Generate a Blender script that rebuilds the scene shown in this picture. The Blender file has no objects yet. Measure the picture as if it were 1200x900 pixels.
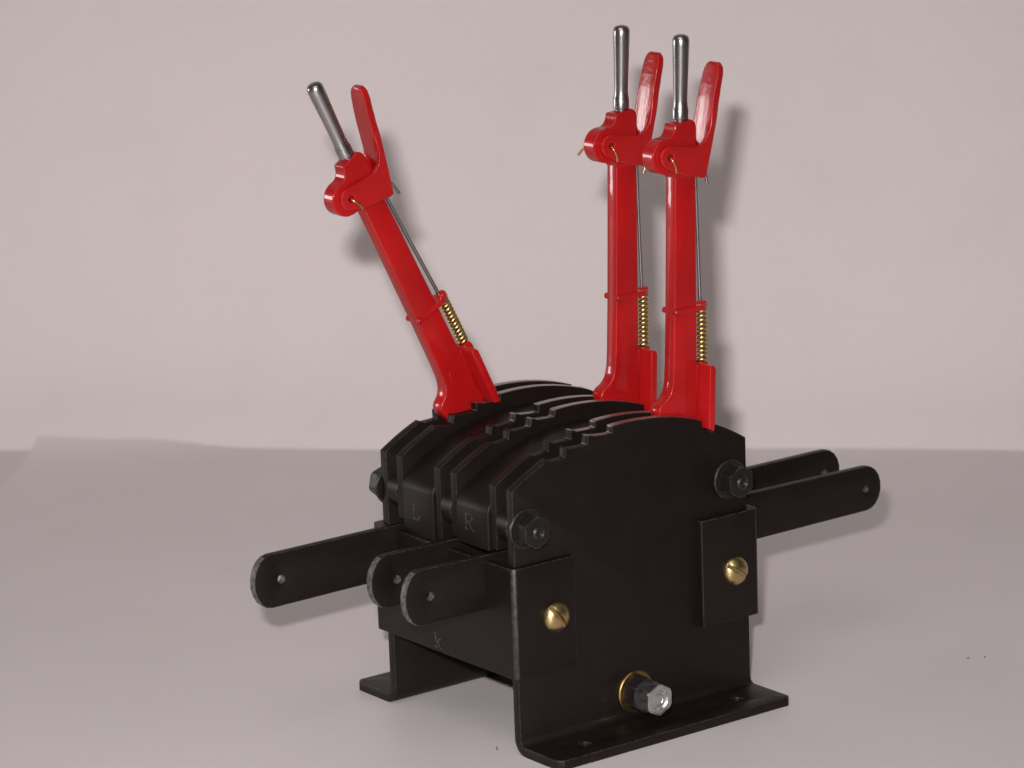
import bpy, bmesh, math, random
from mathutils import Vector, Matrix
random.seed(7)
S = 0.001                                   # geometry is written in millimetres
scene = bpy.context.scene
C = scene.collection

# ------------------------------------------------------------------ camera, world, lamps, exposure
cam_d = bpy.data.cameras.new('camera')
cam = bpy.data.objects.new('camera', cam_d); C.objects.link(cam)
CAM = Vector((-324.559, -437.327, 190.884))
RX = Vector((0.7969574, -0.60308776, -0.03382395))
UP = Vector((0.17012813, 0.17038318, 0.97058023))
FW = Vector((0.57958203, 0.7792655, -0.23839033))
m = Matrix((RX, UP, -FW)).transposed().to_4x4(); m.translation = CAM * S
cam.matrix_world = m
cam_d.sensor_width = 36.0; cam_d.lens = 4510.92 / 1200 * 36
cam_d.clip_start = 0.02; cam_d.clip_end = 50
cam_d.dof.use_dof = True; cam_d.dof.focus_distance = 0.590; cam_d.dof.aperture_fstop = 38
scene.camera = cam

world = bpy.data.worlds.new('World'); scene.world = world; world.use_nodes = True
bg = world.node_tree.nodes['Background']
bg.inputs[0].default_value = (1.0, 0.93, 0.90, 1); bg.inputs[1].default_value = 0.06

def area(name, loc, target, sx, sy, power, col):
    d = bpy.data.lights.new(name, 'AREA'); d.shape = 'RECTANGLE'; d.size = sx * S; d.size_y = sy * S
    d.energy = power; d.color = col
    o = bpy.data.objects.new(name, d); C.objects.link(o)
    o.location = Vector(loc) * S
    o.rotation_euler = (Vector(target) - Vector(loc)).to_track_quat('-Z', 'Y').to_euler()
    return o
FLASH = CAM + RX * -14 + UP * 28
flash = area('camera_flash', FLASH, FLASH + FW * 600 - RX * 12 - UP * 140, 12, 8, .575, (1.0, 0.945, 0.945))
flash.data.spread = math.radians(66)          # the reflector of a small camera flash
area('ambient_fill', (-430, -330, 880), (40, 60, 20), 600, 600, 2.5, (1.0, 0.95, 0.93))  # unseen soft lamp, added to supply the room's ambient light
area('window_light', (-585, 790, 125), (40, 3, 85), 150, 220, 1.5, (1.0, 0.96, 0.95))
vs = scene.view_settings
vs.view_transform = 'Standard'; vs.look = 'None'; vs.exposure = 0.0; vs.gamma = 1.0; vs.use_curve_mapping = False

# ------------------------------------------------------------------ materials
def mat(name):
    mm = bpy.data.materials.new(name); mm.use_nodes = True
    nt = mm.node_tree
    return mm, nt, nt.nodes['Principled BSDF']
def node(nt, t, **kw):
    n = nt.nodes.new(t)
    for k, v in kw.items():
        if isinstance(k, str) and k in n.inputs: n.inputs[k].default_value = v
        else: setattr(n, k, v)
    return n
def noise(nt, scale, detail=4, rough=.55):
    tc = nt.nodes.new('ShaderNodeTexCoord')
    n = nt.nodes.new('ShaderNodeTexNoise'); n.inputs['Scale'].default_value = scale
    n.inputs['Detail'].default_value = detail; n.inputs['Roughness'].default_value = rough
    nt.links.new(tc.outputs['Object'], n.inputs['Vector'])
    return n
def ramp(nt, src, p0, c0, p1, c1):
    r = nt.nodes.new('ShaderNodeValToRGB')
    r.color_ramp.elements[0].position = p0; r.color_ramp.elements[0].color = (*c0, 1)
    r.color_ramp.elements[1].position = p1; r.color_ramp.elements[1].color = (*c1, 1)
    nt.links.new(src, r.inputs[0]); return r
def mixrgb(nt, fac, a, b):
    x = nt.nodes.new('ShaderNodeMix'); x.data_type = 'RGBA'
    for s, v in ((0, fac), (6, a), (7, b)):
        if isinstance(v, bpy.types.NodeSocket): nt.links.new(v, x.inputs[s])
        else: x.inputs[s].default_value = v if s == 0 else (*v, 1)
    return x.outputs[2]
def maprange(nt, src, a, b, c, d):
    r = nt.nodes.new('ShaderNodeMapRange')
    for i, v in enumerate((a, b, c, d)): r.inputs[i + 1].default_value = v
    nt.links.new(src, r.inputs[0]); return r.outputs[0]
def bump(nt, bs, src, strength, dist):
    b = nt.nodes.new('ShaderNodeBump'); b.inputs['Strength'].default_value = strength
    b.inputs['Distance'].default_value = dist * S
    nt.links.new(src, b.inputs['Height']); nt.links.new(b.outputs[0], bs.inputs['Normal']); nt.links.new(b.outputs[0], bs.inputs['Coat Normal'])
def edge_mask(nt, radius, lo, hi):
    bv = nt.nodes.new('ShaderNodeBevel'); bv.samples = 6; bv.inputs['Radius'].default_value = radius * S
    g = nt.nodes.new('ShaderNodeNewGeometry')
    d = nt.nodes.new('ShaderNodeVectorMath'); d.operation = 'DOT_PRODUCT'
    nt.links.new(bv.outputs[0], d.inputs[0]); nt.links.new(g.outputs['Normal'], d.inputs[1])
    return maprange(nt, d.outputs['Value'], hi, lo, 0, 1)

def black_paint(name, base, worn, rough, spec=.22):
    mm, nt, bs = mat(name)
    n1 = noise(nt, 260, 5); n2 = noise(nt, 1800, 3)
    e = edge_mask(nt, 0.26, 0.88, 0.99)
    br = maprange(nt, n2.outputs[0], .42, .62, 0.05, 0.75)
    mul = nt.nodes.new('ShaderNodeMath'); mul.operation = 'MULTIPLY'
    nt.links.new(e, mul.inputs[0]); nt.links.new(br, mul.inputs[1])
    b2 = mixrgb(nt, maprange(nt, n1.outputs[0], .35, .65, 0, 1), base, tuple(v * 1.18 for v in base))
    vo = nt.nodes.new('ShaderNodeTexVoronoi'); vo.inputs['Scale'].default_value = 230
    tcv = nt.nodes.new('ShaderNodeTexCoord'); nt.links.new(tcv.outputs['Object'], vo.inputs['Vector'])
    sep = nt.nodes.new('ShaderNodeSeparateColor'); nt.links.new(vo.outputs['Color'], sep.inputs[0])
    nick = nt.nodes.new('ShaderNodeMath'); nick.operation = 'MULTIPLY'      # rare pin-point chips in the paint
    nt.links.new(maprange(nt, vo.outputs['Distance'], .045, .03, 0, 1), nick.inputs[0])
    nt.links.new(maprange(nt, sep.outputs[0], .93, .94, 0, 1), nick.inputs[1])
    b2 = mixrgb(nt, nick.outputs[0], b2, tuple(v * 1.6 for v in worn))
    nt.links.new(mixrgb(nt, mul.outputs[0], b2, worn), bs.inputs['Base Color'])
    nt.links.new(maprange(nt, n1.outputs[0], .3, .7, rough - .03, rough + .04), bs.inputs['Roughness'])
    bs.inputs['Specular IOR Level'].default_value = spec
    bump(nt, bs, noise(nt, 5200, 2).outputs[0], .35, .02)
    return mm
M_black = black_paint('black_paint', (.0072, .0046, .0039), (.13, .112, .10), .45)
M_nut = black_paint('blackened_steel', (.011, .0095, .009), (.12, .108, .10), .36, .22)
mm, nt, bs = mat('rubbed_rim'); M_rim = mm
bs.inputs['Metallic'].default_value = .9
nn = noise(nt, 1500, 4)
nt.links.new(ramp(nt, nn.outputs[0], .3, (.24, .205, .185), .7, (.42, .37, .34)).outputs[0], bs.inputs['Base Color'])
nt.links.new(maprange(nt, nn.outputs[0], .3, .7, .26, .42), bs.inputs['Roughness'])
mm, nt, bs = mat('scuffed_lit_edge'); M_edge = mm  # scuffed bare grey; its lightness also paints in light on the front bar ends
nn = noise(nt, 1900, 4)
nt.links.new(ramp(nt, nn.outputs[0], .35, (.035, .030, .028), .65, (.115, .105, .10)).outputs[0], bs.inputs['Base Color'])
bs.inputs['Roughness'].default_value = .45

mm, nt, bs = mat('red_enamel'); M_red = mm
n1 = noise(nt, 160, 3); n2 = noise(nt, 900, 2); n3 = noise(nt, 2100, 2)
pit = maprange(nt, n3.outputs[0], .70, .75, 0, .55)
nt.links.new(mixrgb(nt, pit, ramp(nt, n1.outputs[0], .3, (.325, .0052, .0062), .7, (.415, .0070, .0080)).outputs[0], (.09, .004, .005)), bs.inputs['Base Color'])
bs.inputs['Roughness'].default_value = .34
bs.inputs['Specular IOR Level'].default_value = .2; bs.inputs['Coat Weight'].default_value = .55; bs.inputs['Coat Roughness'].default_value = .05
bump(nt, bs, n2.outputs[0], .25, .05)

mm, nt, bs = mat('thick_red_enamel'); M_redthick = mm          # lumpy hand-brushed coat on the catch handles
n1 = noise(nt, 160, 3); n2 = noise(nt, 1250, 4, .7)
nt.links.new(ramp(nt, n1.outputs[0], .3, (.325, .0052, .0062), .7, (.415, .0070, .0080)).outputs[0], bs.inputs['Base Color'])
bs.inputs['Roughness'].default_value = .34; bs.inputs['Specular IOR Level'].default_value = .2
bs.inputs['Coat Weight'].default_value = 1; bs.inputs['Coat Roughness'].default_value = .05
bump(nt, bs, n2.outputs[0], .7, .065)

def metal(name, col, r0, r1, scale=(1, 1, 1), b=.1):
    mm, nt, bs = mat(name)
    bs.inputs['Metallic'].default_value = 1
    n = noise(nt, 900, 4)
    mp = nt.nodes.new('ShaderNodeMapping'); mp.inputs['Scale'].default_value = scale
    tc = nt.nodes.new('ShaderNodeTexCoord')
    nt.links.new(tc.outputs['Object'], mp.inputs[0]); nt.links.new(mp.outputs[0], n.inputs['Vector'])
    nt.links.new(ramp(nt, n.outputs[0], .3, tuple(v * .86 for v in col), .7, col).outputs[0], bs.inputs['Base Color'])
    nt.links.new(maprange(nt, n.outputs[0], .3, .7, r0, r1), bs.inputs['Roughness'])
    bump(nt, bs, n.outputs[0], b, .02)
    return mm
M_steel = metal('turned_steel', (.44, .425, .425), .25, .32, (1, 1, .25), .015)
M_zinc = metal('zinc_plated_steel', (.66, .65, .66), .22, .42, (1, 1, 1), .5)
M_brass = metal('brass', (.58, .43, .20), .24, .42, (1, 1, 1), .2)
M_dullbrass = metal('dull_brass', (.34, .22, .085), .32, .5, (1, 1, 1), .3)
M_spring = metal('brass_spring_wire', (.70, .53, .22), .26, .38, (1, 1, 1), 0)
M_wire = metal('copper_wire', (.58, .34, .17), .22, .36)
mm, nt, bs = mat('bare_stamped_metal'); M_stamp = mm
bs.inputs['Base Color'].default_value = (.055, .047, .043, 1); bs.inputs['Roughness'].default_value = .45
nn = noise(nt, 2600, 3)
nt.links.new(ramp(nt, nn.outputs[0], .42, (.012, .010, .009), .62, (.085, .074, .067)).outputs[0], bs.inputs['Base Color'])

def paper(name, c0, c1, rough, sc, bs_amt):
    mm, nt, bs = mat(name)
    a = noise(nt, sc, 3); b = noise(nt, 700, 3)
    g = noise(nt, 1600, 5, .7); sm = noise(nt, 38, 6, .65)
    base = ramp(nt, a.outputs[0], .3, c0, .7, c1).outputs[0]
    base = mixrgb(nt, maprange(nt, g.outputs[0], .35, .65, .07, 0), base, (.30, .26, .25))
    base = mixrgb(nt, maprange(nt, sm.outputs[0], .52, .75, 0, .10), base, (.42, .37, .35))
    nt.links.new(base, bs.inputs['Base Color'])
    bs.inputs['Roughness'].default_value = rough
    bump(nt, bs, b.outputs[0], bs_amt, .03)
    return mm
M_wall = paper('white_board', (.70, .635, .625), (.73, .66, .65), .7, 9, .1)
M_sheet = paper('white_card', (.575, .538, .537), (.615, .575, .575), .5, 14, .08)
M_table = paper('beige_laminate', (.57, .515, .49), (.61, .555, .53), .5, 20, .05)
mm, nt, bs = mat('dark_fluff'); M_lint = mm
bs.inputs['Base Color'].default_value = (.16, .13, .12, 1); bs.inputs['Roughness'].default_value = .9

# ------------------------------------------------------------------ mesh helpers (millimetres)
def bm_new(): return bmesh.new()
def ring_area(p): return sum(p[i][0] * p[(i + 1) % len(p)][1] - p[(i + 1) % len(p)][0] * p[i][1] for i in range(len(p)))
def prism(bm, poly, a, b, axis='y', holes=()):
    """Extrude a closed 2-D outline (with optional holes) between a and b along an axis."""
    def P(u, v, w):
        return (u, w, v) if axis == 'y' else ((w, u, v) if axis == 'x' else (u, v, w))
    t = bm_new()
    edges = []
    for loop in [poly] + list(holes):
        vs_ = [t.verts.new(P(u, v, a)) for u, v in loop]
        edges += [t.edges.new((vs_[i], vs_[(i + 1) % len(vs_)])) for i in range(len(vs_))]
    if holes:
        bmesh.ops.triangle_fill(t, edges=edges, use_beauty=True, use_dissolve=False)
    else:
        t.faces.new(list(t.verts))
    r = bmesh.ops.extrude_face_region(t, geom=list(t.faces))
    d = Vector(P(0, 0, b)) - Vector(P(0, 0, a))
    bmesh.ops.translate(t, verts=[v for v in r['geom'] if isinstance(v, bmesh.types.BMVert)], vec=d)
    bmesh.ops.recalc_face_normals(t, faces=t.faces)
    me = bpy.data.meshes.new('tmp'); t.to_mesh(me); t.free(); bm.from_mesh(me); bpy.data.meshes.remove(me)
def circle(cx, cz, r, n=24, rz=None, a0=0):
    rz = rz or r
    return [(cx + r * math.cos(a0 + 2 * math.pi * i / n), cz + rz * math.sin(a0 + 2 * math.pi * i / n)) for i in range(n)]
def arc(cx, cz, r, a0, a1, n, rz=None):
    rz = rz or r
    return [(cx + r * math.cos(math.radians(a0 + (a1 - a0) * i / n)), cz + rz * math.sin(math.radians(a0 + (a1 - a0) * i / n))) for i in range(n + 1)]
def lathe(bm, prof, n=32, mtx=None, rad=None):
    """prof: (r, h) pairs about +Z; rad(theta, r, h) may reshape the radius."""
    rings = []
    for r, h in prof:
        if r < 1e-6: rings.append([bm.verts.new((0, 0, h))]); continue
        rg = []
        for i in range(n):
            th = 2 * math.pi * i / n; rr = rad(th, r, h) if rad else r
            rg.append(bm.verts.new((rr * math.cos(th), rr * math.sin(th), h)))
        rings.append(rg)
    nv = [v for g in rings for v in g]
    for g0, g1 in zip(rings, rings[1:]):
        for i in range(n):
            j = (i + 1) % n
            if len(g0) == 1: bm.faces.new((g0[0], g1[j], g1[i])) if len(g1) > 1 else None
            elif len(g1) == 1: bm.faces.new((g0[i], g0[j], g1[0]))
            else: bm.faces.new((g0[i], g0[j], g1[j], g1[i]))
    if len(rings[0]) > 1: bm.faces.new(list(reversed(rings[0])))
    if len(rings[-1]) > 1: bm.faces.new(rings[-1])
    if mtx is not None: bmesh.ops.transform(bm, matrix=mtx, verts=nv)
def tube(bm, pts, r, n=10):
    pts = [Vector(p) for p in pts]; rings = []
    up = None
    for i, p in enumerate(pts):
        t = (pts[min(i + 1, len(pts) - 1)] - pts[max(i - 1, 0)]).normalized()
        if up is None: up = t.orthogonal().normalized()
        up = (up - t * up.dot(t)).normalized(); s = t.cross(up)
        rings.append([bm.verts.new(p + up * r * math.cos(2 * math.pi * k / n) + s * r * math.sin(2 * math.pi * k / n)) for k in range(n)])
    for a, b in zip(rings, rings[1:]):
        for k in range(n): bm.faces.new((a[k], a[(k + 1) % n], b[(k + 1) % n], b[k]))
    bm.faces.new(list(reversed(rings[0]))); bm.faces.new(rings[-1])
def loft(bm, sections):
    """closed rings of equal length, capped"""
    rings = [[bm.verts.new(p) for p in s] for s in sections]; n = len(rings[0])
    for a, b in zip(rings, rings[1:]):
        for k in range(n): bm.faces.new((a[k], a[(k + 1) % n], b[(k + 1) % n], b[k]))
    bm.faces.new(list(reversed(rings[0]))); bm.faces.new(rings[-1])

ROOT0 = Vector((22.5, 16.0, 0))
def finish(me, material, smooth):
    me.materials.clear(); me.materials.append(material)
    me.polygons.foreach_set('use_smooth', [True] * len(me.polygons))
    me.set_sharp_from_angle(angle=math.radians(smooth))
    me.update()
def evaluated(bm, mods):
    """mesh of bm (mm) after a list of (type, settings) modifiers"""
    bmesh.ops.recalc_face_normals(bm, faces=bm.faces)
    me = bpy.data.meshes.new('tmp'); bm.to_mesh(me); bm.free()
    o = bpy.data.objects.new('tmp', me); C.objects.link(o)
    for t, kw in mods:
        md = o.modifiers.new(t, t)
        for k, v in kw.items(): setattr(md, k, v)
    dg = bpy.context.evaluated_depsgraph_get()
    r = bpy.data.meshes.new_from_object(o.evaluated_get(dg))
    bpy.data.objects.remove(o); bpy.data.meshes.remove(me)
    return r
def part(name, bm, material, parent, loc=None, bevel=0.0, seg=2, smooth=35, rot=None, mods=None):
    """one mesh object; bm is in mm about loc (scene mm); under a lever (loc None) bm is in the lever's own frame"""
    if mods is None:
        mods = [('BEVEL', dict(width=bevel, segments=seg, limit_method='ANGLE', angle_limit=math.radians(30)))] if bevel else []
    me = evaluated(bm, mods)
    me.name = name
    me.transform(Matrix.Scale(S, 4))
    finish(me, material, smooth)
    o = bpy.data.objects.new(name, me); C.objects.link(o); o.parent = parent
    o.location = (0, 0, 0) if loc is None else (Vector(loc) - ROOT0) * S
    if rot: o.rotation_euler = rot
    return o
def again(o, loc, rot=None, name=None):
    c = o.copy(); C.objects.link(c); c.location = (Vector(loc) - ROOT0) * S
    if rot is not None: c.rotation_euler = rot
    return c

# ------------------------------------------------------------------ the setting: board behind, table, card sheet
# wall coordinates: s runs along the board to the right, d runs from the board towards the camera
W0 = Vector((127.2, 127.2, 0)); WS = Vector((.7071, -.7071, 0)); WD = Vector((-.7071, -.7071, 0))
def wp(s, d, z): return W0 + WS * s + WD * d + Vector((0, 0, z))
def struct(name, bm, material, label, cat, smooth=35):
    bmesh.ops.recalc_face_normals(bm, faces=bm.faces)
    me = bpy.data.meshes.new(name); bm.to_mesh(me); bm.free(); me.transform(Matrix.Scale(S, 4)); finish(me, material, smooth)
    o = bpy.data.objects.new(name, me); C.objects.link(o)
    o['kind'] = 'structure'; o['label'] = label; o['category'] = cat
    return o
def slab(bm, s0, s1, d0, d1, z0, z1):
    q = [wp(s0, d0, 0), wp(s1, d0, 0), wp(s1, d1, 0), wp(s0, d1, 0)]
    lo = [bm.verts.new(p + Vector((0, 0, z0))) for p in q]; hi = [bm.verts.new(p + Vector((0, 0, z1))) for p in q]
    bm.faces.new(lo[::-1]); bm.faces.new(hi)
    for i in range(4): bm.faces.new((lo[i], lo[(i + 1) % 4], hi[(i + 1) % 4], hi[i]))
bm = bm_new()                                # gently bowed white board
NS, NZ = 60, 40
def wall_d(s, z):
    return 1.2 * math.sin(s / 70 + 1) + .9 * math.sin(s / 31 + z / 60) * math.exp(-max(z, 0) / 60) + 1.6 * math.exp(-((s + 150 - z * .35) / 26) ** 2) * math.exp(-max(z, 0) / 70) + .6 * math.sin(z / 55)
gr = [[bm.verts.new(wp(-420 + 900 * i / NS, -27 + wall_d(-420 + 900 * i / NS, -60 + 530 * j / NZ), -60 + 530 * j / NZ)) for j in range(NZ + 1)] for i in range(NS + 1)]
for i in range(NS):
    for j in range(NZ): bm.faces.new((gr[i][j], gr[i + 1][j], gr[i + 1][j + 1], gr[i][j + 1]))
r = bmesh.ops.extrude_face_region(bm, geom=list(bm.faces))
bmesh.ops.translate(bm, verts=[v for v in r['geom'] if isinstance(v, bmesh.types.BMVert)], vec=-WD * 4)
struct('backdrop_wall', bm, M_wall, 'plain pinkish white board standing upright behind the black lever frame', 'backdrop', 60)
bm = bm_new(); slab(bm, -600, 700, 1.5, 900, -25, -0.6)
struct('table', bm, M_table, 'beige table top showing at the far left beside the white sheet', 'table')
# white card: rear left corner lifts a little, rear edge rolls down to the table
bm = bm_new()
S0, S1, D0, D1 = -120.5, 420.0, 3.0, 640.0
ss = [S0 + (S1 - S0) * (i / 90) ** 1.3 for i in range(91)]; ds = [D0 + (D1 - D0) * (j / 70) ** 2.2 for j in range(71)]
def card(s, d):
    u = s - S0
    lift = 2.1 * math.exp(-(u / 17) ** 2) * math.exp(-(d - D0) / 7) + 1.3 * math.exp(-((u - 24) / 10) ** 2) * math.exp(-(d - D0) / 7)
    lift += .3 * math.exp(-(d - D0) / 5) * (1 + math.sin(s / 23))
    return wp(s, d, lift)
gr = [[bm.verts.new(card(s, d)) for d in ds] for s in ss]
for i in range(90):
    for j in range(70): bm.faces.new((gr[i][j], gr[i + 1][j], gr[i + 1][j + 1], gr[i][j + 1]))
r = bmesh.ops.extrude_face_region(bm, geom=list(bm.faces))
bmesh.ops.translate(bm, verts=[v for v in r['geom'] if isinstance(v, bmesh.types.BMVert)], vec=(0, 0, -.35))
struct('tabletop_sheet', bm, M_sheet, 'large white card sheet lying under the lever frame with curled corner', 'sheet', 60)

# ------------------------------------------------------------------ the lever frame
root = bpy.data.objects.new('lever_frame', None); C.objects.link(root)
root.location = ROOT0 * S; root.empty_display_size = .01
root['label'] = 'black model signal lever frame with three red levers standing on white sheet'
root['category'] = 'lever frame'

P = 13.946; T = 1.5; WID = 45.0
Y_plate = [0, .3 * P, P, 1.3 * P, 2 * P, 2.3 * P]            # near faces of the six plates, near to far
CX, CZ, R = 22.5, 5.85, 41.65
def az(x): return CZ + math.sqrt(R * R - (x - CX) ** 2)
def arcpts(x0, x1, n, dr=0):
    return [(x0 + (x1 - x0) * i / n, az(x0 + (x1 - x0) * i / n) - dr) for i in range(n + 1)]
TOP = arcpts(0, 6.9, 8) + [(7.3, 44.25), (9.95, 44.3), (10.1, az(10.1)), (10.5, az(10.4)), (11.2, 45.45), (14.35, 45.5), (14.5, az(14.5)), (15.0, az(14.8)), (15.7, 46.4), (18.95, 46.3), (19.1, az(19.1))]
TOP += arcpts(19.8, 36.4, 18) + [(36.6, 43.7), (38.5, 42.9), (38.7, az(38.7))] + arcpts(39.3, 45, 7)

def rub_rims(o):
    """the arched rim that the catches slide on is rubbed smooth"""
    me = o.data; me.materials.append(M_rim)
    zoff = o.location.z / S
    for p in me.polygons:
        if abs(p.normal.y) < .35 and p.normal.z > .3 and p.center.z / S + zoff > 45 and p.center.x / S + o.location.x / S + 22.5 > 14: p.material_index = 1
    return o

def hand_filed():
    """the notched outline with the small irregularities of filing"""
    out = []
    for i, (x, z) in enumerate(TOP):
        if 9 <= i <= 18: out.append((x + random.uniform(-.16, .16), z + random.uniform(-.14, .14)))
        else: out.append((x, z))
    return out

# side plates with outward feet
def side_plate(y_out, y_in, sgn):
    """sgn -1: foot towards -Y (near plate). y_out is the outer face."""
    bm = bm_new()
    zb = 2.6
    prism(bm, [(0, zb)] + hand_filed() + [(WID, zb)], min(y_out, y_in), max(y_out, y_in))
    # bend and foot: cross-section in YZ swept along X
    ro, ri = 2.6, 1.1
    cy = y_out + sgn * ri
    def yy(r, a): return cy - sgn * r * math.cos(math.radians(a))
    def zz(r, a): return zb - r * math.sin(math.radians(a))
    outer = [(yy(ro, a), zz(ro, a)) for a in range(0, 91, 15)]
    inner = [(yy(ri, a), zz(ri, a)) for a in range(90, -1, -15)]
    prism(bm, outer + inner, 0, WID, axis='x')
    foot_y = y_out + sgn * 9.5
    a, b = sorted((cy, foot_y)); c = 1.6
    ye = [(0, cy), (WID, cy), (WID, foot_y - sgn * .5), (WID - .5, foot_y), (.9, foot_y), (0, foot_y - sgn * .9)]
    holes = [circle(7.8, y_out + sgn * 5.6, .95, 16), circle(38.0, y_out + sgn * 5.0, .95, 16)]
    prism(bm, ye, 0, T, axis='z', holes=holes)
    bmesh.ops.remove_doubles(bm, verts=bm.verts, dist=.002)
    # drop the internal faces where the three pieces meet
    bmesh.ops.recalc_face_normals(bm, faces=bm.faces)
    kill = []
    seen = {}
    for f in bm.faces:
        key = tuple(sorted(v.index for v in f.verts)) if False else None
        c_ = f.calc_center_median()
        if abs(f.normal.z) > .99 and abs(c_.z - zb) < .01: kill.append(f)
        elif abs(f.normal.y) > .99 and abs(c_.y - cy) < .01 and c_.z < T + .01: kill.append(f)
    bmesh.ops.delete(bm, geom=kill, context='FACES')
    bmesh.ops.remove_doubles(bm, verts=bm.verts, dist=.002)
    return bm
def rel(bm, loc):
    bmesh.ops.translate(bm, verts=bm.verts, vec=-Vector(loc)); return bm
L0 = (22.5, 0, 0)
rub_rims(part('side_plate', rel(side_plate(0, T, -1), L0), M_black, root, loc=L0, bevel=.12))
yA = Y_plate[5]
L0 = (22.5, yA, 0)
rub_rims(part('side_plate', rel(side_plate(yA + T, yA, 1), L0), M_black, root, loc=L0, bevel=.12))

# four inner ratchet plates
for y in Y_plate[1:5]:
    bm = bm_new()
    zb = 24.0 if y == Y_plate[3] else 31.0           # the others stop above the operating bars
    prism(bm, [(0, zb)] + hand_filed() + [(WID, zb)], 0, T)
    rub_rims(part('ratchet_plate', bm, M_black, root, loc=(0, y, 0), bevel=.16, seg=3))

# two filler covers between the levers, arched over the top
R2 = R - 2.3
def cover_bm(zb):
    bm = bm_new()
    x0, x1 = -.45, 45.45
    pts = [(x0, zb), (x0, 36.4)]
    za = lambda x: CZ + math.sqrt(R2 * R2 - (x - CX) ** 2)
    # fillet from the upright face into the arch
    a, b, c_ = Vector((x0, 36.2)), Vector((x0, za(x0) + .5)), Vector((4.2, za(4.2)))
    pts += [tuple((1 - t) ** 2 * a + 2 * t * (1 - t) * b + t * t * c_) for t in [i / 10 for i in range(1, 11)]]
    pts += [(4.2 + (36.6) * i / 30, za(4.2 + 36.6 * i / 30)) for i in range(1, 30)]
    right = [(45 - p[0], p[1]) for p in pts if p[0] < 4.3]
    pts += right[::-1]
    prism(bm, pts, 0, 7.0 - .0)
    return bm
gapw = Y_plate[2] - (Y_plate[1] + T)
def cov(y0, y1, zb):
    bm = cover_bm(zb)
    for v in bm.verts: v.co.y = 0 if v.co.y < 1 else y1 - y0
    return part('cover', bm, M_black, root, loc=(0, y0, 0), bevel=.3, seg=3)
covR = cov(Y_plate[1] + T + .02, Y_plate[2] - .35, 30.6)
covL = cov(Y_plate[3] + T + .02, Y_plate[4] - .35, 24.0)
covL['label'] = 'black cover stamped with a small L'
covR['label'] = 'black cover stamped with a small R'

# front and rear strap brackets wrapping the plates
def strap(x_face, x_end, z0, z1):
    bm = bm_new()
    ya, yb = -1.25, Y_plate[5] + T + 1.25
    th = 1.25; sg = 1 if x_end > x_face else -1
    ro, ri = .9, .35
    def corner(cx_, cy_, r, a0, a1): return arc(cx_, cy_, r, a0, a1, 5)
    # outline in XY: outer loop then inner loop
    out = [(x_end, ya)]
    xo = x_face; xi = x_face + sg * th
    # near outer corner
    n = 6
    cxn = x_face + sg * ro
    out += [(cxn - sg * ro * math.sin(math.pi / 2 * i / n), ya + ro - ro * math.cos(math.pi / 2 * i / n)) for i in range(n + 1)]
    out += [(cxn - sg * ro * math.cos(math.pi / 2 * i / n), yb - ro + ro * math.sin(math.pi / 2 * i / n)) for i in range(n + 1)]
    out += [(x_end, yb), (x_end, yb - th + .01), (xi, yb - th + .01), (xi, ya + th - .01), (x_end, ya + th - .01)]
    prism(bm, out, z0, z1, axis='z')
    return bm
fb = part('strap_bracket', rel(strap(-1.3, 10.2, 12.3, 29.4), (0, 0, 12.3)), M_black, root, loc=(0, 0, 12.3), bevel=.14)
rb = part('strap_bracket', rel(strap(46.3, 34.8, 12.7, 29.7), (46, 0, 12.7)), M_black, root, loc=(46, 0, 12.7), bevel=.14)

mm, nt, bs = mat('paint_rubbed_on_bend'); M_bend = mm
nn = noise(nt, 1300, 5, .7)
nt.links.new(ramp(nt, nn.outputs[0], .40, (.009, .0064, .0056), .72, (.042, .036, .033)).outputs[0], bs.inputs['Base Color'])
bs.inputs['Roughness'].default_value = .42
for b_ in (fb, rb):
    b_.data.materials.append(M_bend)
    for p in b_.data.polygons:
        if abs(p.normal.z) < .5 and .35 < abs(p.normal.x) < .93 and abs(p.normal.y) > .3: p.material_index = 1

# stamped letters as thin strokes; h runs to the right on the face (towards -Y), v runs up
GLY = {'L': ([[(.2, 1), (.2, 0)], [(0, 1), (.4, 1)], [(0, 0), (.95, 0)], [(.95, 0), (.95, .28)]], .85),
       'R': ([[(.18, 1), (.18, 0)], [(0, 1), (.5, 1)], [(.5, 1), (.72, .93), (.8, .78), (.72, .6), (.5, .53), (.18, .53)], [(.42, .53), (.62, .2), (.74, .02), (.98, .02)], [(0, 0), (.4, 0)]], 1.0),
       'k': ([[(.15, 1), (.25, .1)], [(0, 1), (.2, 1)], [(0, 0), (.45, 0)], [(.75, .68), (.3, .36)], [(.42, .46), (.62, .2), (.78, .03)], [(.6, .7), (.85, .7)], [(.6, 0), (.95, 0)]], .8)}
def letter(ch, x, yc, zc, hgt, parent, wid):
    strokes, asp = GLY[ch]; bm = bm_new(); w = .17
    k = 0
    for st in strokes:
        for (h0, v0), (h1, v1) in zip(st, st[1:]):
            a = Vector((-(h0 - .5) * wid, (v0 - .5) * hgt)); b = Vector((-(h1 - .5) * wid, (v1 - .5) * hgt))
            d = (b - a).normalized(); n = Vector((-d.y, d.x)) * w * (.5 if abs(d.y) > .6 else .34); a -= d * .04; b += d * .04
            k += 1
            prism(bm, [tuple(a + n), tuple(b + n), tuple(b - n), tuple(a - n)], -.035 - .002 * k, .05, axis='x')
    o = part('stamped_letter', bm, M_stamp, root, loc=(x, yc, zc))
    mw = Vector((x, yc, zc)); o.parent = parent
    o.location = (mw - ROOT0) * S - parent.location
    return o
letter('L', -.45, 24.0, 33.0, 2.2, covL, 1.9)
letter('R', -.45, 10.3, 34.3, 2.4, covR, 2.6)
letter('k', -1.3, 18.3, 14.1, 2.2, fb, 2.0)

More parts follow.
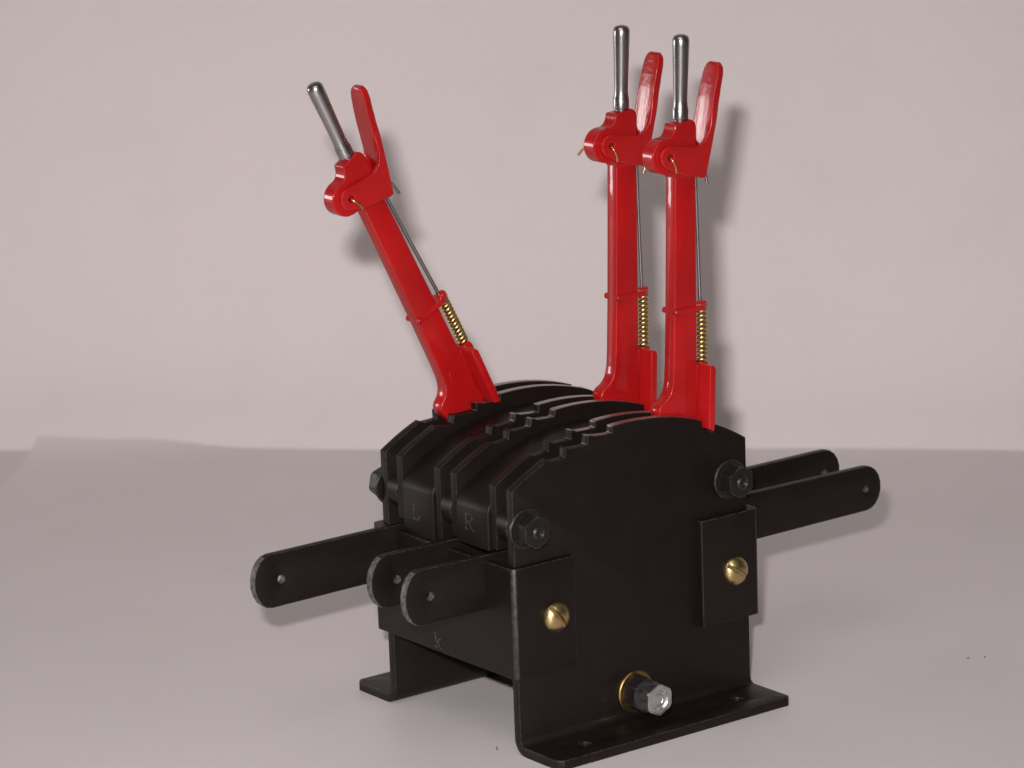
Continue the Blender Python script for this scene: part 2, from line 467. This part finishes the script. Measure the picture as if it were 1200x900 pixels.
# operating bars: one in each slot
def bar(y, xa, xb, za, zb, ha, hb, hole_a, hole_b):
    e = 3.1
    L = xb - xa
    out = []
    n = 9
    for i in range(n + 1):
        t = math.radians(90 + 180 * i / n); out.append((xa + e + e * math.cos(t), za + ha * math.sin(t)))
    for i in range(n + 1):
        t = math.radians(-90 + 180 * i / n); out.append((xb - e + e * math.cos(t), zb + hb * math.sin(t)))
    bm = bm_new()
    hz = lambda x: za + (zb - za) * (x - xa) / L
    prism(bm, out, 0, 1.25, holes=[circle(xa + hole_a, hz(xa + hole_a), .62, 18), circle(xb - hole_b, hz(xb - hole_b), .55, 18)])
    L0 = (xa, 0, za)
    o = part('operating_bar', rel(bm, L0), M_black, root, loc=(xa, y, za), bevel=.12)
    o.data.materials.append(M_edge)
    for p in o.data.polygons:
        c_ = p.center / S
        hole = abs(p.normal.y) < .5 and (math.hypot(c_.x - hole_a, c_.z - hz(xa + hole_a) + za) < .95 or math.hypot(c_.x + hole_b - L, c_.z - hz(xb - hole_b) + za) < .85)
        if hole or (p.normal.x < -.25 and c_.x < 3.2): p.material_index = 1  # bare hole walls, and front ends coloured lighter as if lit from the left
    return o
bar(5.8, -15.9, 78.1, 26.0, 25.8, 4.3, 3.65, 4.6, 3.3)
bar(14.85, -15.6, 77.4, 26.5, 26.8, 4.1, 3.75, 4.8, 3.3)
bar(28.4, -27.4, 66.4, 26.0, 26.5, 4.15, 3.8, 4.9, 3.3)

# round-headed slotted brass screws
def screw_bm():
    bm = bm_new()
    prof = [(1.3, -2.5), (1.3, -.01), (2.3, 0), (2.32, .25)] + [(2.32 * math.cos(math.radians(a)), .25 + 1.45 * math.sin(math.radians(a))) for a in range(10, 90, 10)] + [(0, 1.7)]
    lathe(bm, prof, 36)
    return bm
cut = bm_new()
prism(cut, [(-.31, .6), (.31, .6), (.31, 3), (-.31, 3)], -4, 4)
bmesh.ops.recalc_face_normals(cut, faces=cut.faces)
cme = bpy.data.meshes.new('cut'); cut.to_mesh(cme); cut.free(); cob = bpy.data.objects.new('cut', cme); C.objects.link(cob)
near_rot = lambda a: (math.pi / 2, math.radians(a), 0)       # +Z of the part points to -Y, then spins in the plate
screw = part('screw', screw_bm(), M_brass, root, loc=(6.25, -1.25, 20.75), mods=[('BOOLEAN', dict(object=cob, operation='DIFFERENCE', solver='EXACT')), ('BEVEL', dict(width=.06, segments=2, limit_method='ANGLE', angle_limit=math.radians(40)))])
bpy.data.objects.remove(cob); bpy.data.meshes.remove(cme)
def euler_near(a): return (Matrix.Rotation(math.radians(a), 3, 'Y') @ Matrix.Rotation(math.pi / 2, 3, 'X')).to_euler()
def euler_far(a): return (Matrix.Rotation(math.radians(a), 3, 'Y') @ Matrix.Rotation(-math.pi / 2, 3, 'X')).to_euler()
screw.rotation_euler = euler_near(-35)
again(screw, (41.1, -1.25, 20.7), euler_near(-55))
yF = Y_plate[5] + T
again(screw, (6.25, yF + 1.25, 20.75), euler_far(20)); again(screw, (41.1, yF + 1.25, 20.7), euler_far(-50))

# nuts, washers and through bolts
def nut_bm(af, h, hole=0):
    bm = bm_new()
    def rad(th, r, h_):
        a = (th + math.pi / 6) % (math.pi / 3) - math.pi / 6
        return min(r, af / 2 / math.cos(a))
    rc = af / 2 / math.cos(math.pi / 6)
    prof = [(af / 2 * 1.06, 0), (rc, .28), (rc, h - .28), (af / 2 * 1.07, h - .03), (af / 2 * .97, h)]
    if hole: prof += [(hole + .22, h), (hole, h - .25), (hole * .98, h - .3)]
    lathe(bm, prof, 72, rad=rad)
    return bm
def washer_bm(r, h):
    bm = bm_new(); lathe(bm, [(r * .96, 0), (r, .12), (r, h - .12), (r * .95, h), (r * .6, h + .01)], 40); return bm
wash = part('washer', washer_bm(3.1, .55), M_nut, root, loc=(2.15, 0, 34.85), smooth=25); wash.rotation_euler = euler_near(0)
again(wash, (41.35, 0, 35.0), euler_near(0))
nut = part('nut', nut_bm(4.5, 2.6), M_nut, root, loc=(2.15, -.56, 34.85), smooth=25); nut.rotation_euler = euler_near(2)
again(nut, (41.35, -.56, 35.0), euler_near(-3))
for x, z in ((2.15, 34.85), (41.35, 35.0)):
    again(wash, (x, yF, z), euler_far(0)); again(nut, (x, yF + .56, z), euler_far(12))
bm = bm_new(); Lr = yF + 7.4
lathe(bm, [(0, .4), (.4, .36), (.62, .1), (.72, 0), (.85, .02), (1.12, .25)] + [(1.12, Lr - .45), (.95, Lr - .3), (.78, Lr - .2), (.72, Lr - .1), (.5, Lr)], 24)
stud = part('stud', bm, M_nut, root, loc=(2.15, -3.7, 34.85), smooth=30); stud.rotation_euler = euler_far(0)
again(stud, (41.35, -3.7, 35.0), euler_far(0))
# spacer rings on the studs inside the lever slots
bm = bm_new(); lathe(bm, [(2.9, 0), (3.05, .12), (3.05, 2.45), (2.9, 2.58)], 36)
sp = part('spacer', bm, M_black, root, loc=(2.9, Y_plate[0] + T + .05, 34.85), smooth=30); sp.rotation_euler = euler_far(0)
for k in (0, 2, 4):
    for x, z in ((2.9, 34.85), (41.35, 35.0)):
        if (k, x) != (0, 2.9): again(sp, (x, Y_plate[k] + T + .05, z), euler_far(0))
# pivot bolt: brass washer, dark nut, bright lock nut
PV = Vector((21.8, 0, 5.3))
def pv(y): return (PV.x, y, PV.z)
bw = part('washer', washer_bm(3.3, .6), M_dullbrass, root, loc=pv(0), smooth=25); bw.rotation_euler = euler_near(0); bw['label'] = 'dull brass washer on the pivot bolt'
again(bw, pv(yF), euler_far(0))
n1_ = part('nut', nut_bm(5.0, 2.7), M_nut, root, loc=pv(-.62), smooth=25); n1_.rotation_euler = euler_near(5)
n2_ = part('nut', nut_bm(4.6, 2.9, 1.35), M_zinc, root, loc=pv(-3.34), smooth=25); n2_.rotation_euler = euler_near(1); n2_['label'] = 'bright plated lock nut'
again(n1_, pv(yF + .62), euler_far(0))
bm = bm_new(); Lr = yF + 9.6
lathe(bm, [(0, .25), (.6, .18), (.8, .0), (1.1, .05), (1.28, .3), (1.28, Lr - .4), (1.0, Lr)], 28)
bo = part('pivot_bolt', bm, M_zinc, root, loc=pv(-6.0), smooth=30); bo.rotation_euler = euler_far(0)
bm = bm_new(); lathe(bm, [(3.3, 0), (3.4, .15), (3.4, 1.3), (3.3, 1.4)], 32)
tb0 = None
for a, b in ((Y_plate[1], Y_plate[2] + T), (Y_plate[3], Y_plate[4] + T)):
    bm2 = bm_new(); lathe(bm2, [(3.3, 0), (3.45, .15), (3.45, b - a - .15), (3.3, b - a)], 32)
    t_ = part('spacer_tube', bm2, M_black, root, loc=pv(a), smooth=30); t_.rotation_euler = euler_far(0)
bm.free()

# ------------------------------------------------------------------ levers
YC = 2.85
def remesh(v, it=4): return [('REMESH', dict(mode='VOXEL', voxel_size=v, use_smooth_shade=True)), ('SMOOTH', dict(factor=.5, iterations=it))]
def make_lever():
    bm = bm_new()
    shaft = [(11.95, 79), (11.5, 67), (11.1, 56.6), (10.7, 48.5), (10.5, 46.2), (10.3, 45.2), (10.0, 44.4), (9.55, 43.8), (9.0, 43.35), (8.4, 43.05), (7.9, 42.65), (7.65, 42.1), (7.75, 41.0), (9.5, 36.5), (15.0, 36.5), (15.2, 39.8), (15.3, 47.7), (15.5, 55.9), (15.9, 76.8), (16.0, 79)]
    head_bm = bm_new()
    head = [(12.1, 85.45), (11.95, 85.0), (11.85, 84.6), (11.7, 84.25), (11.5, 83.95), (11.25, 83.7), (10.9, 83.52), (10.5, 83.45)] + arc(10.2, 80.8, 2.65, 92, 268, 16) + [(11.5, 78.0), (12.0, 77.2), (16.0, 77.2), (16.1, 83.4), (16.15, 84.6), (15.95, 85.3), (15.55, 85.75), (15.0, 85.95), (14.2, 85.75), (13.0, 85.5)]
    prism(head_bm, head, YC - 1.3, YC + 1.3)
    # neck pad under the handle
    lathe(head_bm, [(1.3, -1), (1.25, .3), (1.0, .45)], 20, Matrix.Translation((14.0, YC, 85.2)) @ Matrix.Rotation(math.radians(2.6), 4, 'Y'))
    hm = evaluated(head_bm, remesh(.1, 9))
    prism(bm, shaft, YC - 1.2, YC + 1.2)
    sm = evaluated(bm, [('BEVEL', dict(width=.28, segments=3, limit_method='ANGLE', angle_limit=math.radians(40)))])
    bm = bm_new(); bm.from_mesh(hm); bm.from_mesh(sm)
    prism(bm, [(10, 37.5), (15, 37.5), (2.6, -.5), (0, -2.6), (-2.6, 0), (-1.5, 2.2)], 3.15, 4.0)
    me = evaluated(bm, []); me.transform(Matrix.Scale(S, 4)); finish(me, M_red, 45); me.name = 'lever'
    lv = bpy.data.objects.new('lever', me); C.objects.link(lv); lv.parent = root
    # turned steel handle
    bm = bm_new()
    prof = [(.85, -.2), (.87, .7), (1.16, .76), (1.24, .85), (1.25, 2.2), (1.2, 2.35), (1.1, 2.8), (1.06, 3.5), (1.08, 5), (1.14, 7.5), (1.22, 10), (1.28, 11.8), (1.28, 12.5), (1.2, 13.0), (.95, 13.3), (.5, 13.48), (0, 13.52)]
    lathe(bm, prof, 32, Matrix.Translation((14.0, YC, 85.2)) @ Matrix.Rotation(math.radians(2.6), 4, 'Y'))
    part('handle', bm, M_steel, lv, smooth=40)
    # catch handle: two cheeks, rear web and curved paddle
    bm = bm_new()
    cheek = arc(10.4, 80.85, 1.8, 262, 100, 10) + [(12.4, 82.3), (14.4, 81.95), (16.0, 81.85), (17.0, 82.3), (17.75, 83.2), (18.2, 84.4), (18.75, 86.0), (19.2, 86.8), (19.5, 86.8), (19.55, 86.0), (18.9, 83.2), (18.2, 80.5), (17.15, 76.9), (16.4, 76.9), (13.5, 77.65), (11.3, 78.35)]
    prism(bm, cheek, .75, 1.45, holes=[circle(10.4, 80.85, .55, 14)]); prism(bm, cheek, 4.25, 4.95, holes=[circle(10.4, 80.85, .55, 14)])
    st = [((16.5, 76.95), (17.15, 76.9), 2.1), ((17.3, 79.6), (17.85, 79.3), 2.1), ((17.75, 82.0), (18.5, 81.6), 2.1), ((18.15, 84.2), (19.15, 84.0), 2.08), ((18.55, 86.2), (19.7, 86.0), 2.0), ((19.05, 88.6), (20.2, 88.2), 1.9), ((19.6, 90.6), (20.75, 90.3), 1.84), ((20.1, 92.2), (21.2, 92.0), 1.78), ((20.35, 93.0), (21.42, 92.8), 1.6), ((20.5, 93.5), (21.5, 93.3), 1.3), ((20.7, 93.85), (21.45, 93.75), .85)]
    loft(bm, [[(f[0], YC - w, f[1]), (f[0] - .075, YC - w * .5, f[1] - .02), (f[0] - .1, YC, f[1] - .02), (f[0] - .075, YC + w * .5, f[1] - .02), (f[0], YC + w, f[1]), (b[0], YC + w, b[1]), (b[0], YC - w, b[1])] for f, b, w in st])
    me_mods = remesh(.09, 8)
    part('catch_handle', bm, M_redthick, lv, mods=me_mods, smooth=75)
    # split pin through the pivot
    bm = bm_new()
    tube(bm, [(10.4, YC + 2.6, 80.7), (10.4, 1.4, 80.7), (10.45, .75, 80.6), (10.75, .5, 80.1), (11.15, .55, 79.3), (11.3, .6, 78.4)], .2, 8)
    part('split_pin', bm, M_wire, lv, smooth=60)
    # catch rod with its hooked end
    bm = bm_new()
    tube(bm, [(16.75, YC, 78.3), (16.85, YC, 70), (17.05, YC, 60), (17.3, YC, 47.5)], .3, 10)
    tube(bm, [(17.2, YC - .1, 78.5), (18.1, YC - .1, 78.35), (18.45, YC - .1, 78.0), (18.65, YC - .1, 77.2), (18.95, YC - .1, 75.4)], .26, 10)
    part('catch_rod', bm, M_steel, lv, smooth=60)
    # guide strap
    bm = bm_new()
    loop = [(11.5, 1.42), (14.0, 1.36), (16.4, 1.25), (17.4, 1.7), (17.95, 2.3), (18.15, YC), (17.95, 3.4), (17.4, 4.0), (16.4, 4.45), (14.0, 4.34), (11.5, 4.3), (11.15, 4.2), (11.15, 1.5)]
    sec = []
    zt = lambda x: 56.35 + (x - 11) * .02
    prism(bm, loop, 56.5, 57.35, axis='z')
    lathe(bm, [(.7, 0), (.95, .2), (.95, 1.0), (.7, 1.2)], 20, Matrix.Translation((17.4, YC, 56.45)) @ Matrix.Rotation(math.radians(-8), 4, 'Y'))
    for y_ in (1.5, 4.25): bmesh.ops.create_uvsphere(bm, u_segments=14, v_segments=10, radius=.5, matrix=Matrix.Translation((11.35, y_, 56.95)))
    part('guide_strap', bm, M_red, lv, mods=remesh(.1, 4), smooth=75)
    # coil spring
    bm = bm_new(); turns = 12.0; n = int(turns * 16); pts = []
    for i in range(n + 1):
        t = i / n; a = 2 * math.pi * turns * t
        zt_ = 48.2 + (56.4 - 48.2) * t
        xo = 17.28 + (55.5 - zt_) * -.02
        pts.append((xo + .72 * math.cos(a), YC + .72 * math.sin(a), zt_))
    tube(bm, pts, .235, 8)
    part('spring', bm, M_spring, lv, smooth=60)
    # catch block
    bm = bm_new()
    prism(bm, [(15.55, 48.35), (15.15, 40.0), (15.0, 38.6), (16.1, 38.0), (16.35, 39.5), (16.75, 47.7), (16.4, 48.3)], -1.15, 6.85)
    prism(bm, [(15.3, 48.1), (15.1, 41.5), (17.5, 41.5), (17.9, 47.6), (17.6, 48.3)], YC - 1.0, YC + 1.0)
    part('catch_block', bm, M_red, lv, bevel=.2, seg=3, smooth=45)
    return lv
def place(lv, off, ang):
    lv.location = (Vector((PV.x, off, PV.z)) - ROOT0) * S
    lv.rotation_euler = (0, math.radians(ang), 0)
def copy_lever(src):
    c = src.copy(); C.objects.link(c)
    for ch in src.children:
        d = ch.copy(); C.objects.link(d); d.parent = c
    return c
lv3 = make_lever(); place(lv3, 0, 0)
lv2 = copy_lever(lv3); place(lv2, P, -.1)
lv1 = copy_lever(lv3); place(lv1, 2 * P, -27.7)
lv1['label'] = 'red lever leaning forward'
lv2['label'] = 'middle upright red lever'
def pin_tail(lv, pts):
    """the far end of each split pin is bent its own way"""
    pin = [c for c in lv.children if c.name.startswith('split_pin')][0]
    bm = bm_new(); bm.from_mesh(pin.data); bm.transform(Matrix.Scale(1 / S, 4))
    tube(bm, pts, .2, 8)
    me = evaluated(bm, []); me.name = 'split_pin'; me.transform(Matrix.Scale(S, 4)); finish(me, M_wire, 60); pin.data = me
pin_tail(lv3, [(10.4, YC + 2.3, 80.7), (9.9, YC + 2.6, 80.2), (9.3, YC + 2.7, 79.0), (9.0, YC + 2.8, 78.1)])
pin_tail(lv2, [(10.4, YC + 2.3, 80.9), (9.9, YC + 2.7, 80.7), (8.6, YC + 3.0, 79.9), (7.9, YC + 3.1, 79.2)])
pin_tail(lv1, [(10.4, YC + 2.3, 80.7), (10.6, YC + 2.6, 80.2), (11.0, YC + 2.7, 79.2)])
lv3['label'] = 'upright red lever at the near side plate'

# ------------------------------------------------------------------ a few specks on the sheet and a scratch on the board
bm = bm_new()
for x, y, ln, a in ((-.7, 4.9, 1.6, 1.0), (80.8, -11.3, .5, .2), (83.2, -12.6, .45, .3), (-45, 33, .5, .8)):
    d = Vector((math.cos(a), math.sin(a), 0)) * ln / 2; n = Vector((-d.y, d.x, 0)) * .3; p = Vector((x, y, .12))
    tube(bm, [p - d, p + n, p + d], .09, 5)
a = wp(0, 0, 0)
me = evaluated(bm, []); me.transform(Matrix.Scale(S, 4)); finish(me, M_lint, 60); me.name = 'lint'
o = bpy.data.objects.new('lint', me); C.objects.link(o); o['kind'] = 'stuff'
o['label'] = 'tiny dark specks of lint scattered on the white sheet'; o['category'] = 'lint'
